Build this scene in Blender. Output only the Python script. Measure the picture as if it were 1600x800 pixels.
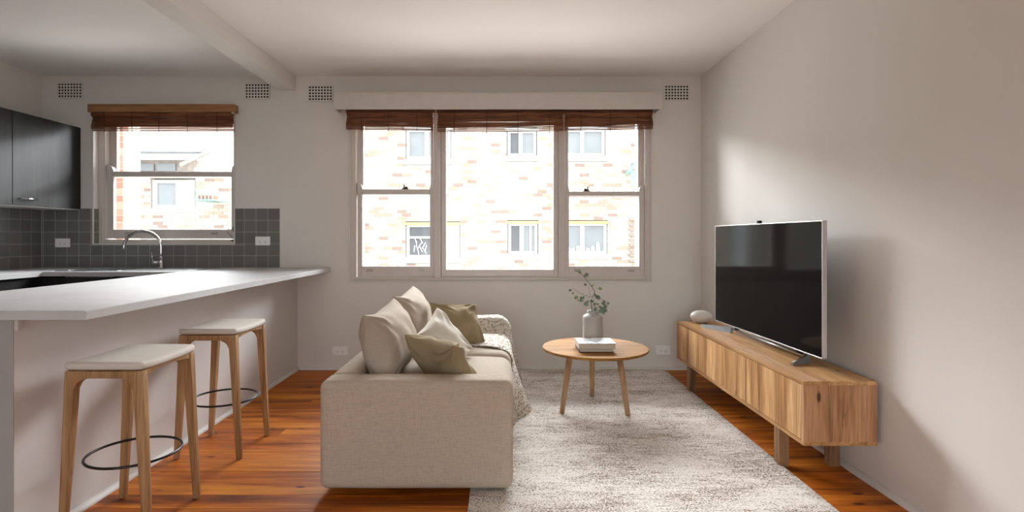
import bpy, bmesh, math, random
from mathutils import Vector, Matrix, noise
random.seed(7)
PI = math.pi
for o in list(bpy.data.objects): bpy.data.objects.remove(o)
S = bpy.context.scene
C = S.collection

# ---------------------------------------------------------------- camera
H = 1.171
cd = bpy.data.cameras.new('camera'); cam = bpy.data.objects.new('camera', cd); C.objects.link(cam)
cam.location = (0, 0, H); cam.rotation_euler = (PI/2, 0, 0)
cd.sensor_width = 36; cd.lens = 850/1600*36
cd.shift_x = 16/1600; cd.shift_y = -29/1600; cd.clip_start = .05; cd.clip_end = 200
S.camera = cam
# ---------------------------------------------------------------- sky, portals, exposure
WORLD = 4.5
w = bpy.data.worlds.new('overcast_sky'); S.world = w; w.use_nodes = True
bg = w.node_tree.nodes['Background']; bg.inputs[0].default_value = (.91, .96, 1, 1); bg.inputs[1].default_value = WORLD
S.view_settings.view_transform = 'Standard'; S.view_settings.look = 'None'
S.view_settings.gamma = 1; S.view_settings.use_curve_mapping = False
S.view_settings.exposure = 0.18
sl = bpy.data.lights.new('sun', 'SUN'); sl.energy = 6; sl.angle = math.radians(3); sl.color = (1, .96, .9)
so = bpy.data.objects.new('sun', sl); C.objects.link(so)
so.rotation_euler = Vector((-.72, .05, -.70)).to_track_quat('-Z', 'Y').to_euler()
def window_fill(name, loc, aim, sx, sy, watts, col):
    l = bpy.data.lights.new(name, 'AREA'); l.shape = 'RECTANGLE'; l.size = sx; l.size_y = sy; l.energy = watts; l.color = col
    o = bpy.data.objects.new(name, l); C.objects.link(o); o.location = loc
    o.rotation_euler = (Vector(aim)-Vector(loc)).to_track_quat('-Z', 'Y').to_euler()
window_fill('high_window_fill', (-1, 10.5, 4.6), (-1, 4.9, 1.5), 12, 1.8, 2650, (.94, .97, 1))  # added lamp outside, aimed down through the windows to strengthen the sky light
window_fill('low_window_fill', (-1, 8.5, -1.6), (-1, 4.9, 1.6), 10, 3, 440, (1, .98, .95))  # added lamp below the windows, brightens the ceiling; no real source there
def portal(name, loc, rot, sx, sy):
    l = bpy.data.lights.new(name, 'AREA'); l.shape = 'RECTANGLE'; l.size = sx; l.size_y = sy
    l.cycles.is_portal = True
    o = bpy.data.objects.new(name, l); C.objects.link(o); o.location = loc; o.rotation_euler = rot
portal('portal_main_window', (-.01, 5.10, 1.53), (-PI/2, 0, 0), 2.7, 1.5)
portal('portal_kitchen_window', (-2.99, 5.10, 1.7), (-PI/2, 0, 0), 1.25, 1.15)
portal('portal_rear_opening', (-.5, -2.45, 1.1), (PI/2, 0, 0), 2.6, 2.2)  # samples sky through the invented opening behind the camera

# ---------------------------------------------------------------- helpers
def lin(c):
    if isinstance(c, str): c = tuple(int(c[i:i+2], 16)/255 for i in (0, 2, 4))
    return tuple((v/12.92 if v <= .04045 else ((v+.055)/1.055)**2.4) for v in c) + (1,)
def nodes(name):
    m = bpy.data.materials.new(name); m.use_nodes = True
    nt = m.node_tree; b = nt.nodes['Principled BSDF']
    return m, nt, b
def L(nt, a, b): nt.links.new(a, b)
def coords(nt, kind='Object', scale=(1, 1, 1), rnd=True):
    mp = nt.nodes.new('ShaderNodeMapping'); mp.inputs['Scale'].default_value = scale
    if kind == 'World':
        g = nt.nodes.new('ShaderNodeNewGeometry'); src = g.outputs['Position']
    else:
        g = nt.nodes.new('ShaderNodeTexCoord'); src = g.outputs['Object']
    if rnd:
        oi = nt.nodes.new('ShaderNodeObjectInfo'); mu = nt.nodes.new('ShaderNodeMath'); mu.operation = 'MULTIPLY'; mu.inputs[1].default_value = 37.0
        L(nt, oi.outputs['Random'], mu.inputs[0])
        ad = nt.nodes.new('ShaderNodeVectorMath'); ad.operation = 'ADD'; L(nt, src, ad.inputs[0]); L(nt, mu.outputs[0], ad.inputs[1]); src = ad.outputs[0]
    L(nt, src, mp.inputs['Vector']); return mp.outputs[0]
def noise_n(nt, vec, scale, detail=3, rough=.55, dist=0):
    n = nt.nodes.new('ShaderNodeTexNoise'); n.inputs['Scale'].default_value = scale
    n.inputs['Detail'].default_value = detail; n.inputs['Roughness'].default_value = rough
    n.inputs['Distortion'].default_value = dist
    L(nt, vec, n.inputs['Vector']); return n.outputs[0]
def ramp(nt, fac, stops):
    r = nt.nodes.new('ShaderNodeValToRGB'); e = r.color_ramp.elements
    while len(e) < len(stops): e.new(.5)
    for el, (p, c) in zip(e, stops): el.position = p; el.color = c
    L(nt, fac, r.inputs[0]); return r.outputs[0]
def bump(nt, b, h, strength, dist=.002):
    n = nt.nodes.new('ShaderNodeBump'); n.inputs['Strength'].default_value = strength; n.inputs['Distance'].default_value = dist
    L(nt, h, n.inputs['Height']); L(nt, n.outputs[0], b.inputs['Normal'])
def mul(c, k): return tuple(min(1, v*k) for v in c[:3]) + (1,)
def pmat(name, col, rough=.6, metal=0, var=.06, vs=6, bmp=0, bs=200, spec=.5, world=True):
    m, nt, b = nodes(name); c = lin(col)
    b.inputs['Roughness'].default_value = rough; b.inputs['Metallic'].default_value = metal
    b.inputs['Specular IOR Level'].default_value = spec
    v = coords(nt, 'World' if world else 'Object', rnd=False)
    f = noise_n(nt, v, vs)
    L(nt, ramp(nt, f, [(.3, mul(c, 1-var)), (.7, mul(c, 1+var))]), b.inputs['Base Color'])
    if bmp: bump(nt, b, noise_n(nt, v, bs, 2), bmp)
    return m
def wood(name, dark, mid, light, axis=0, rough=.45, spec=.3, stave=0, knots=.0, bmp=.12, rnd=True, gs=1.0, stavex=None):
    """grain along the given axis; optional glued staves of that width across it"""
    m, nt, b = nodes(name); d, mi, li = lin(dark), lin(mid), lin(light)
    sc = [14*gs]*3; sc[axis] = 1.1*gs
    v = coords(nt, 'Object', tuple(sc), rnd)
    big = noise_n(nt, v, 1.0, 5, .6, .6)
    col = ramp(nt, big, [(.32, d), (.48, mi), (.66, li)])
    sc2 = [90*gs]*3; sc2[axis] = 4*gs
    v2 = coords(nt, 'Object', tuple(sc2), rnd)
    fine = noise_n(nt, v2, 1.5, 3)
    mx = nt.nodes.new('ShaderNodeMix'); mx.data_type = 'RGBA'; mx.blend_type = 'MULTIPLY'; mx.inputs[0].default_value = .55
    L(nt, col, mx.inputs[6]); L(nt, ramp(nt, fine, [(.36, (.50, .45, .40, 1)), (.56, (1, 1, 1, 1))]), mx.inputs[7])
    out = mx.outputs[2]
    if stavex is not None:
        tc = nt.nodes.new('ShaderNodeTexCoord'); sx = nt.nodes.new('ShaderNodeSeparateXYZ'); L(nt, tc.outputs['Object'], sx.inputs[0])
        a = nt.nodes.new('ShaderNodeMath'); a.operation = 'DIVIDE'; a.inputs[1].default_value = stave; L(nt, sx.outputs[stavex], a.inputs[0])
        f = nt.nodes.new('ShaderNodeMath'); f.operation = 'FLOOR'; L(nt, a.outputs[0], f.inputs[0])
        wn = nt.nodes.new('ShaderNodeTexWhiteNoise'); wn.noise_dimensions = '1D'; L(nt, f.outputs[0], wn.inputs['W'])
        m2 = nt.nodes.new('ShaderNodeMix'); m2.data_type = 'RGBA'; m2.blend_type = 'MULTIPLY'; m2.inputs[0].default_value = 1
        L(nt, out, m2.inputs[6]); L(nt, ramp(nt, wn.outputs[0], [(0, (.74, .70, .66, 1)), (1, (1.0, 1.0, 1.0, 1))]), m2.inputs[7]); out = m2.outputs[2]
    if knots:
        kc = [6.0]*3; kc[axis] = 2.4
        v3 = coords(nt, 'Object', tuple(kc), rnd)
        vo = nt.nodes.new('ShaderNodeTexVoronoi'); vo.inputs['Scale'].default_value = 1.5; L(nt, v3, vo.inputs['Vector'])
        kn = ramp(nt, vo.outputs['Distance'], [(.0, (0, 0, 0, 1)), (knots*.6, (.08, .08, .08, 1)), (knots, (1, 1, 1, 1))])
        m3 = nt.nodes.new('ShaderNodeMix'); m3.data_type = 'RGBA'; L(nt, kn, m3.inputs[0]); m3.inputs[6].default_value = mul(d, .28); L(nt, out, m3.inputs[7]); out = m3.outputs[2]
    L(nt, out, b.inputs['Base Color']); b.inputs['Roughness'].default_value = rough; b.inputs['Specular IOR Level'].default_value = spec
    bump(nt, b, fine, bmp, .001)
    return m
def fabric(name, col, var=.12, ws=420, st=.5, rough=.95):
    m, nt, b = nodes(name); c = lin(col); b.inputs['Roughness'].default_value = rough
    b.inputs['Specular IOR Level'].default_value = .15
    v1 = coords(nt, 'Object', (ws, ws, ws*.09), False); v2 = coords(nt, 'Object', (ws*.09, ws*.09, ws), False)
    n1 = noise_n(nt, v1, 1, 2); n2 = noise_n(nt, v2, 1, 2)
    ad = nt.nodes.new('ShaderNodeMath'); L(nt, n1, ad.inputs[0]); L(nt, n2, ad.inputs[1])
    L(nt, ramp(nt, ad.outputs[0], [(.75, mul(c, 1-var)), (1.0, c), (1.0, mul(c, 1+var*.5))]), b.inputs['Base Color'])
    hf = nt.nodes.new('ShaderNodeMath'); hf.operation = 'MULTIPLY'; hf.inputs[1].default_value = .5; L(nt, ad.outputs[0], hf.inputs[0])
    for l in list(nt.links):
        if l.to_node.type == 'VALTORGB': nt.links.remove(l)
    r = [n for n in nt.nodes if n.type == 'VALTORGB'][0]
    r.color_ramp.elements[0].position = .38; r.color_ramp.elements[1].position = .5; r.color_ramp.elements[2].position = .62
    L(nt, hf.outputs[0], r.inputs[0])
    bump(nt, b, hf.outputs[0], st, .0015)
    return m

LOC = {}
def origin(o):
    return LOC.get(o.name, Vector((0, 0, 0))) if o else Vector((0, 0, 0))
def tag(o, label=None, cat=None, group=None, kind=None):
    if label: o['label'] = label
    if cat: o['category'] = cat
    if group: o['group'] = group
    if kind: o['kind'] = kind
    return o
def thing(name, loc, label, cat, group=None):
    o = bpy.data.objects.new(name, None); C.objects.link(o); o.location = loc; o.empty_display_size = .05
    LOC[o.name] = Vector(loc); return tag(o, label, cat, group)
def part(name, bm, m, parent=None, smooth=False, org=None, kind=None):
    """links bm (world coordinates) as one object; its own origin at org or at the parent's"""
    po = origin(parent); og = Vector(org) if org is not None else (po if parent else Vector((0, 0, 0)))
    bmesh.ops.recalc_face_normals(bm, faces=bm.faces)
    bmesh.ops.translate(bm, verts=bm.verts, vec=-og)
    me = bpy.data.meshes.new(name); bm.to_mesh(me); bm.free()
    for p in me.polygons: p.use_smooth = smooth
    o = bpy.data.objects.new(name, me); C.objects.link(o)
    if m is not None:
        for mm in (m if isinstance(m, (list, tuple)) else [m]): me.materials.append(mm)
    if parent: o.parent = parent
    o.location = og - po; LOC[o.name] = og
    if kind: o['kind'] = kind
    return o
def autosmooth(o, ang=.6):
    me = o.data
    for p in me.polygons: p.use_smooth = True
    bm = bmesh.new(); bm.from_mesh(me)
    for e in bm.edges:
        if len(e.link_faces) == 2 and e.calc_face_angle(0) > ang: e.smooth = False
    bm.to_mesh(me); bm.free(); return o
def BM(): return bmesh.new()
def box(bm, x0, x1, y0, y1, z0, z1, bev=0, seg=2):
    r = bmesh.ops.create_cube(bm, size=1); vs = r['verts']
    for v in vs:
        v.co = Vector((x0+(v.co.x+.5)*(x1-x0), y0+(v.co.y+.5)*(y1-y0), z0+(v.co.z+.5)*(z1-z0)))
    if bev:
        es = list({e for v in vs for e in v.link_edges})
        bmesh.ops.bevel(bm, geom=es, offset=bev, segments=seg, profile=.5, affect='EDGES')
    return bm
def B(*a, **k): return box(BM(), *a, **k)
def quad(bm, pts): return bm.faces.new([bm.verts.new(p) for p in pts])
def tube(bm, pts, rad, n=8, cap=True):
    pts = [Vector(p) for p in pts]; rs = rad if isinstance(rad, (list, tuple)) else [rad]*len(pts)
    rings = []; prev = None
    for i, p in enumerate(pts):
        t = (pts[min(i+1, len(pts)-1)] - pts[max(i-1, 0)]).normalized()
        if prev is None:
            a = Vector((0, 0, 1)) if abs(t.z) < .9 else Vector((1, 0, 0))
            nrm = t.cross(a).normalized()
        else:
            nrm = (prev - t*prev.dot(t)).normalized()
        prev = nrm; bn = t.cross(nrm)
        rings.append([bm.verts.new(p + (nrm*math.cos(2*PI*k/n) + bn*math.sin(2*PI*k/n))*rs[i]) for k in range(n)])
    for a, b in zip(rings, rings[1:]):
        for k in range(n): bm.faces.new((a[k], a[(k+1) % n], b[(k+1) % n], b[k]))
    if cap: bm.faces.new(rings[0][::-1]); bm.faces.new(rings[-1])
    return bm
def ring(bm, c, rx, ry, r, n=64, m=8):
    c = Vector(c); rr = []
    for i in range(n):
        a = 2*PI*i/n; d = Vector((math.cos(a), math.sin(a), 0))
        p = c + Vector((rx*d.x, ry*d.y, 0))
        rr.append([bm.verts.new(p + d*r*math.cos(2*PI*k/m) + Vector((0, 0, r*math.sin(2*PI*k/m)))) for k in range(m)])
    for i in range(n):
        a, b = rr[i], rr[(i+1) % n]
        for k in range(m): bm.faces.new((a[k], a[(k+1) % m], b[(k+1) % m], b[k]))
    return bm
def lathe(bm, c, prof, n=48, sx=1, sy=1):
    c = Vector(c); rings = []
    for r, z in prof:
        rings.append([bm.verts.new(c + Vector((max(r, 1e-4)*sx*math.cos(2*PI*k/n), max(r, 1e-4)*sy*math.sin(2*PI*k/n), z))) for k in range(n)])
    for a, b in zip(rings, rings[1:]):
        for k in range(n): bm.faces.new((a[k], a[(k+1) % n], b[(k+1) % n], b[k]))
    bm.faces.new(rings[0][::-1]); bm.faces.new(rings[-1]); return bm
def prism(bm, poly, f0, f1):
    """polygon list -> two mapped copies joined"""
    a = [bm.verts.new(f0(p)) for p in poly]; b = [bm.verts.new(f1(p)) for p in poly]
    n = len(poly)
    bm.faces.new(a[::-1]); bm.faces.new(b)
    for i in range(n): bm.faces.new((a[i], a[(i+1) % n], b[(i+1) % n], b[i]))
    return bm
def cushion(x0, x1, y0, y1, z0, z1, r, bulge=(0, 0, 0), cuts=22, wob=0, seed=0, pinch=0):
    bm = BM(); bmesh.ops.create_cube(bm, size=2)
    bmesh.ops.subdivide_edges(bm, edges=bm.edges[:], cuts=cuts, use_grid_fill=True)
    h = Vector(((x1-x0)/2, (y1-y0)/2, (z1-z0)/2)); c = Vector(((x0+x1)/2, (y0+y1)/2, (z0+z1)/2))
    for v in bm.verts:
        t = Vector([math.sin(PI/2*max(-1, min(1, q))) for q in v.co])
        p = Vector([t[i]*h[i] for i in range(3)])
        inn = Vector([max(-(h[i]-r), min(h[i]-r, p[i])) for i in range(3)])
        d = p-inn
        if d.length > 1e-6: p = inn + d.normalized()*r
        u = [p[i]/h[i] for i in range(3)]
        for i in range(3):
            j, k = (i+1) % 3, (i+2) % 3
            p[i] += u[i]*bulge[i]*(1-u[j]**2)*(1-u[k]**2)
        if wob:
            p += Vector((noise.noise((c+p)*6+Vector((seed, 0, 0))), noise.noise((c+p)*6+Vector((0, seed, 9))), noise.noise((c+p)*6+Vector((5, 0, seed)))))*wob
        v.co = c+p
    return bm
def pillow(W, Hh, T, seed=0, n=44, pinch=.10, wr=.012, pw=.42):
    """pillow standing in its local XZ plane, thickness along local Y, base at z=0"""
    bm = BM(); g = {}
    for side in (1, -1):
        for i in range(n+1):
            for j in range(n+1):
                edge = i in (0, n) or j in (0, n)
                if side == -1 and edge: g[(-1, i, j)] = g[(1, i, j)]; continue
                u = math.sin(PI/2*(2*i/n-1)); v = math.sin(PI/2*(2*j/n-1))
                x = W/2*u*(1-pinch*(1-v*v)*abs(u)**2); z = Hh/2*v*(1-pinch*(1-u*u)*abs(v)**2)
                f = ((1-u*u)*(1-v*v))**pw
                y = side*T/2*f
                # creases radiating from the corners
                cr = noise.noise(Vector((x*9+seed*3.1, z*9, side*2.0+seed)))*wr*1.4*f**.5
                a = math.atan2(abs(z)-Hh*.5, abs(x)-W*.5)
                dd = min(1, (abs(u)*abs(v))*1.6)
                cr += math.sin(a*16+seed+4*noise.noise(Vector((x*5, z*5, seed))))*wr*.6*dd*min(1, f*2.2)
                y += side*cr
                g[(side, i, j)] = bm.verts.new((x, y, z+Hh/2))
    for side in (1, -1):
        for i in range(n):
            for j in range(n):
                q = [g[(side, i, j)], g[(side, i+1, j)], g[(side, i+1, j+1)], g[(side, i, j+1)]]
                bm.faces.new(q if side == 1 else q[::-1])
    return bm
def px(x, y, D): return Vector(((x-784)*D/850, D, H-(y-371)*D/850))

# ---------------------------------------------------------------- materials
M_wall = pmat('wall_paint', 'dfdbd5', .85, var=.015, vs=2, bmp=.08, bs=60)
M_ceil = pmat('ceiling_paint', 'eeeae6', .9, var=.012, vs=2, bmp=.05, bs=40)
M_ceilk = M_ceil
M_trim = pmat('gloss_trim_paint', 'd0c8c1', .35, var=.03, vs=12)
M_white = pmat('white_gloss_paint', 'd6d3cf', .55, var=.03, vs=12)
M_pen = pmat('peninsula_paint', 'd6d2cf', .6, var=.02, vs=3, bmp=.05, bs=60)
M_plast = pmat('white_plastic', 'f4f3f1', .35, var=.01)
M_dark = pmat('dark_void', '0c0b0a', .9)
M_black = pmat('black_metal', '1d1c1b', .35, metal=.3)
M_chrome = pmat('chrome', 'd5d6d8', .14, metal=1, var=.02)
M_steel = pmat('brushed_steel', 'b9bcbe', .28, metal=1, var=.05, vs=20)
M_brass = pmat('aged_catch_metal', '4a423a', .35, metal=.8)
M_lift = pmat('painted_sash_lift', 'b3aca5', .3, metal=.4)
M_grout = pmat('tile_grout', 'b4b4ae', .9, var=.1, vs=60)
M_floor = wood('pine_floorboard', '6a3206', 'b6600c', 'd88724', 0, .5, knots=.12, gs=.8, bmp=.15)
M_fbase = pmat('floor_void', '1c0e06', .9)
M_oak = wood('oak_stool', '8a6642', 'a8825a', 'bd986e', 2, .5, bmp=.08)
M_table = wood('oak_table_top', '7f5a2c', '9c6f37', 'ac7e45', 0, .7, .12, bmp=.05, gs=.7)
M_tleg = wood('oak_table_leg', 'a07a54', 'bb9570', 'c9a683', 2, .5, bmp=.05)
M_con_x = wood('oak_console_top', 'a5774a', 'd3a26c', 'e4b985', 1, .45, stave=.062, stavex=0, knots=.07, gs=.8)
M_con_d = wood('oak_console_door', '8a5f38', 'd09e68', 'e8be8a', 2, .45, stave=.075, stavex=1, knots=.10, gs=.8)
M_con_e = wood('oak_console_end', '7f5838', 'cb9b70', 'e2b48a', 2, .45, stave=.09, stavex=0, knots=.12, gs=.8)
M_cleg = wood('dark_oak_leg', '6e4e38', '95704f', 'a9835f', 2, .5)
M_sofa = fabric('linen_sofa', 'baac9b', .14, 330, .55)
M_sofa2 = fabric('linen_cushion', 'b3a697', .07, 420, .3)
M_olive = fabric('olive_cotton', '9a8a6c', .06, 500, .2)
M_ivory = fabric('ivory_cotton', 'ddd8cc', .05, 500, .2)
M_seat = fabric('stool_upholstery', 'd2ccc3', .04, 500, .15)
M_cab = wood('black_woodgrain_laminate', '1c1b1b', '262525', '302f2f', 2, .42, bmp=.06, rnd=False)
M_hrail = wood('blind_head_board', '8a5f3c', 'a5774e', 'b4865c', 0, .5, rnd=False)
M_reed = None
def reedmat():
    m, nt, b = nodes('bamboo_reed'); v = coords(nt, 'World', (6, 6, 190), False)
    n = noise_n(nt, v, 1, 3)
    L(nt, ramp(nt, n, [(.3, lin('4e2a17')), (.5, lin('7d4a2b')), (.7, lin('9a6440'))]), b.inputs['Base Color'])
    b.inputs['Roughness'].default_value = .55; return m
M_reed = reedmat()
M_cord = pmat('blind_cord', '3a2114', .8)
def worktopmat():
    m, nt, b = nodes('white_laminate'); v = coords(nt, 'World', (1, 1, 1), False)
    n = noise_n(nt, v, 3, 4, .6, .8); n2 = noise_n(nt, v, 60, 2)
    L(nt, ramp(nt, n, [(.3, lin('c0c0c0')), (.7, lin('cacac9'))]), b.inputs['Base Color'])
    b.inputs['Roughness'].default_value = .6; b.inputs['Specular IOR Level'].default_value = .2; return m
M_top = worktopmat()
def tilemat():
    m, nt, b = nodes('charcoal_tile'); oi = nt.nodes.new('ShaderNodeObjectInfo')
    L(nt, ramp(nt, oi.outputs['Random'], [(0, lin('6a6967')), (1, lin('767572'))]), b.inputs['Base Color'])
    b.inputs['Roughness'].default_value = .3
    bump(nt, b, noise_n(nt, coords(nt, 'World', rnd=False), 30, 2), .15); return m
M_tile = tilemat()
def rugmat():
    m, nt, b = nodes('rug_wool')
    big = noise_n(nt, coords(nt, 'World', (1.2, 2.4, 1), False), 2.2, 5, .65)
    cross = noise_n(nt, coords(nt, 'World', (7, 70, 1), False), 1, 3)
    fine = noise_n(nt, coords(nt, 'World', (1, 1.5, 1), False), 130, 2, .6)
    def mad(x, k, y):
        n = nt.nodes.new('ShaderNodeMath'); n.operation = 'MULTIPLY_ADD'; n.inputs[1].default_value = k; L(nt, x, n.inputs[0])
        if y is None: n.inputs[2].default_value = 0
        else: L(nt, y, n.inputs[2])
        return n.outputs[0]
    t = mad(big, .5, mad(cross, .35, mad(fine, 1.0, None)))
    L(nt, ramp(nt, t, [(.76, lin('7d7060')), (.86, lin('c4b9ac')), (.93, lin('ece5dd')), (1.0, lin('f6f1eb'))]), b.inputs['Base Color'])
    b.inputs['Roughness'].default_value = 1; b.inputs['Specular IOR Level'].default_value = .05
    bump(nt, b, fine, .9, .006); return m
M_rug = rugmat()
def thinglass():
    m = bpy.data.materials.new('window_glass'); m.use_nodes = True; nt = m.node_tree
    for n in list(nt.nodes): nt.nodes.remove(n)
    o = nt.nodes.new('ShaderNodeOutputMaterial'); mx = nt.nodes.new('ShaderNodeMixShader')
    t = nt.nodes.new('ShaderNodeBsdfTransparent'); g = nt.nodes.new('ShaderNodeBsdfGlossy'); g.inputs['Roughness'].default_value = .02
    f = nt.nodes.new('ShaderNodeFresnel'); f.inputs[0].default_value = 1.22
    L(nt, f.outputs[0], mx.inputs[0]); L(nt, t.outputs[0], mx.inputs[1]); L(nt, g.outputs[0], mx.inputs[2]); L(nt, mx.outputs[0], o.inputs[0])
    return m
M_glass = thinglass()
def tones(name, cols): return [pmat('%s_%d' % (name, i), c, .95, var=.05, vs=5) for i, c in enumerate(cols)]
M_brick = tones('cream_brick', ('8d7b71', 'a08b7c', 'ac998a', 'b5a79a', 'bfb2a6'))
W_brick = (.06, .16, .30, .62, 1)
M_redbrick = tones('red_brick', ('986a5a', 'a67867', 'b28776'))
M_mortar = pmat('mortar', 'cec8be', .95, var=.04, vs=4)
M_extw = pmat('exterior_white_frame', 'e6e6e4', .5)
M_lintel = pmat('exterior_timber_lintel', 'c99f70', .7)
M_pane = pmat('far_window_pane', '7c8183', .2, var=.12, vs=1.5)
M_paned = pmat('far_window_pane_dark', '525558', .2, var=.2, vs=2)
M_teal = pmat('teal_paint', '83aaa8', .5)
M_rooft = pmat('terracotta_roof_tile', 'b9a196', .9, var=.15, vs=6)
M_render = pmat('exterior_render', 'c8c2b8', .9)
M_ground = pmat('paving_below', '8a8680', .95)

# ---------------------------------------------------------------- structure
def struct(name, bm, m, parent=None, smooth=False):
    return part(name, bm, m, parent, smooth, kind=None if parent else 'structure')
XL, XR, YB, ZC = -4.078, 1.764, 4.82, 2.60
YF = -2.4
# window openings in the back wall
K = dict(x0=-3.613, x1=-2.372, z0=1.117, z1=2.27)
W2 = dict(x0=-1.346, x1=1.323, z0=.784, z1=2.30)
bm = BM(); y0, y1 = YB, YB+.27
for (a, b_, c, d) in ((XL-.2, K['x0'], -.2, 2.8), (K['x0'], K['x1'], -.2, K['z0']), (K['x0'], K['x1'], K['z1'], 2.8),
                      (K['x1'], W2['x0'], -.2, 2.8), (W2['x0'], W2['x1'], -.2, W2['z0']), (W2['x0'], W2['x1'], W2['z1'], 2.8),
                      (W2['x1'], XR+.2, -.2, 2.8)):
    box(bm, a, b_, y0, y1, c, d)
wall_back = struct('wall_back', bm, M_wall)
wall_left = struct('wall_left', B(XL-.2, XL, YF, YB, -.2, 2.8), M_wall)
wall_right = struct('wall_right', B(XR, XR+.2, YF, YB, -.2, 2.8), M_wall)
bm = BM()
for q in ((XL-.2, -1.8, 0, ZC), (.8, XR+.2, 0, ZC), (-1.8, .8, 2.2, ZC)): box(bm, q[0], q[1], YF-.2, YF, q[2], q[3])  # unseen rear opening, added and sized to let in fill light
struct('wall_front', bm, M_wall)
struct('ceiling', B(XL-.2, XR+.2, YF-1.0, YB+.27, ZC, ZC+.2), M_ceil)  # overhang past the rear opening is added to keep the sun out
floor = struct('floor', B(XL-.2, XR+.2, YF, YB+.1, -.2, -.018), M_fbase)
struct('trim_1', B(-1.98, -1.826, YF, YB, 2.4756, ZC, bev=.003), M_wall)          # ceiling beam
PX0, PX1, PY0 = -2.45, -1.81, 2.02
pen = struct('wall_peninsula', B(PX0+.3, PX1, PY0, YB, 0, .869), M_pen)
# floorboards
y = YB; row = 0
while y > YF:
    wdt = .1235; ya = y-wdt
    xs = [PX1-.3, XR]
    if row % 2 == 0 or True:
        nj = random.choice((0, 1, 1))
        xs = sorted(xs + [random.uniform(PX1+.3, XR-.3) for _ in range(nj)])
    for a, b_ in zip(xs, xs[1:]):
        dz = random.uniform(-.0008, .0006)
        part('floorboard', B(a+.0007, b_-.0007, ya+.0011, y-.0011, -.018, dz), M_floor, floor, org=(a, ya, 0))
    y = ya; row += 1
kb = part('kitchen_floor_sheet', B(XL, PX1-.3, YF, YB, -.018, -.002), M_fbase, floor)
# skirtings: small quadrant mouldings
def quadrant(bm, p0, p1, out, r=.024):
    p0, p1, out = Vector(p0), Vector(p1), Vector(out)
    poly = [(0, 0), (1, 0)] + [(math.cos(a*PI/12), math.sin(a*PI/12)) for a in range(1, 6)] + [(0, 1)]
    prism(bm, poly, lambda q: p0+out*q[0]*r+Vector((0, 0, q[1]*r)), lambda q: p1+out*q[0]*r+Vector((0, 0, q[1]*r)))
    return bm
struct('baseboard_back', quadrant(BM(), (PX1+.026, YB, 0), (XR-.026, YB, 0), (0, -1, 0)), M_white)
struct('baseboard_right', quadrant(BM(), (XR, YF, 0), (XR, YB, 0), (-1, 0, 0), .026), M_white)
struct('baseboard_left', quadrant(BM(), (PX1, PY0, 0), (PX1, YB, 0), (1, 0, 0), .022), M_white)

# ---------------------------------------------------------------- windows
def pane(x0, x1, y, z0, z1): return B(x0, x1, y, y+.004, z0, z1)
def frame_ring(bm, x0, x1, y0, y1, z0, z1, wl, wr, wb, wt, bev=.003):
    box(bm, x0, x0+wl, y0, y1, z0, z1, bev); box(bm, x1-wr, x1, y0, y1, z0, z1, bev)
    box(bm, x0+wl-.001, x1-wr+.001, y0+.001, y1-.001, z0, z0+wb, bev); box(bm, x0+wl-.001, x1-wr+.001, y0+.001, y1-.001, z1-wt, z1, bev)
def sash_window(win, x0, x1, z0, zt, zm, thick, yl, m, stl, bot, horn=.055, lifts=(), meet=.048):
    """a lower sash in front (towards the room) and an upper sash behind it"""
    lb = BM(); ys = yl
    box(lb, x0, x0+stl[0], ys, ys+.038, z0, zm+.001, .003); box(lb, x1-stl[1], x1, ys, ys+.038, z0, zm+.001, .003)
    box(lb, x0+stl[0]-.001, x1-stl[1]+.001, ys+.002, ys+.037, z0, z0+bot, .003)
    box(lb, x0+stl[0]-.001, x1-stl[1]+.001, ys-.004, ys+.037, zm-meet, zm, .006)
    for (a, b_) in ((x0, x0+stl[0]), (x1-stl[1], x1)):
        poly = [(0, 0), (0, .8), (.12, .95), (.35, 1), (.8, .72), (1, .25), (1, 0)]
        if b_ > (x0+x1)/2: poly = [(1-p, q) for p, q in poly][::-1]
        prism(lb, poly, lambda q: Vector((a+(b_-a)*q[0], ys, zm+horn*q[1])), lambda q: Vector((a+(b_-a)*q[0], ys+.036, zm+horn*q[1])))
    s = part('lower_sash', lb, m, win)
    part('pane', pane(x0+stl[0]-.004, x1-stl[1]+.004, ys+.018, z0+bot-.004, zm-meet+.004), M_glass, s)
    for lx in lifts:
        q = BM(); box(q, lx-.022, lx+.022, ys-.012, ys+.002, z0+bot*.55, z0+bot*.55+.012, .003); box(q, lx-.03, lx+.03, ys-.002, ys+.002, z0+bot*.45, z0+bot*.45+.022, .001)
        part('sash_lift', q, M_lift, s)
    ub = BM(); yu = yl+.045
    frame_ring(ub, x0-.004, x1+.004, yu, yu+.038, zm-.05, zt, stl[0]+.003, stl[1]+.003, .05, .05)
    u = part('upper_sash', ub, m, win)
    part('pane', pane(x0+stl[0]-.004, x1-stl[1]+.004, yu+.018, zm-.004, zt-.04), M_glass, u)
    return s
def catch(parent, cx, y, z, flip=1):
    b = BM(); box(b, cx-.028, cx+.028, y, y+.034, z, z+.008, .002)
    box(b, cx-.012+.01*flip, cx+.012+.01*flip, y+.005, y+.028, z+.008, z+.026, .004)
    lathe(b, (cx-.01*flip, y+.015, z+.008), [(.009, 0), (.01, .008), (.005, .016), (.0045, .024), (.008, .03), (.002, .036)], 12)
    o = part('sash_catch', b, M_brass, parent)
    b = tube(BM(), [(cx-.005*flip, y+.015, z+.03), (cx-.03*flip, y+.012, z+.055), (cx-.055*flip, y+.01, z+.062), (cx-.06*flip, y+.01, z+.05), (cx-.045*flip, y+.012, z+.012)], .0016, 6)
    part('catch_wire', b, M_brass, parent)

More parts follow.
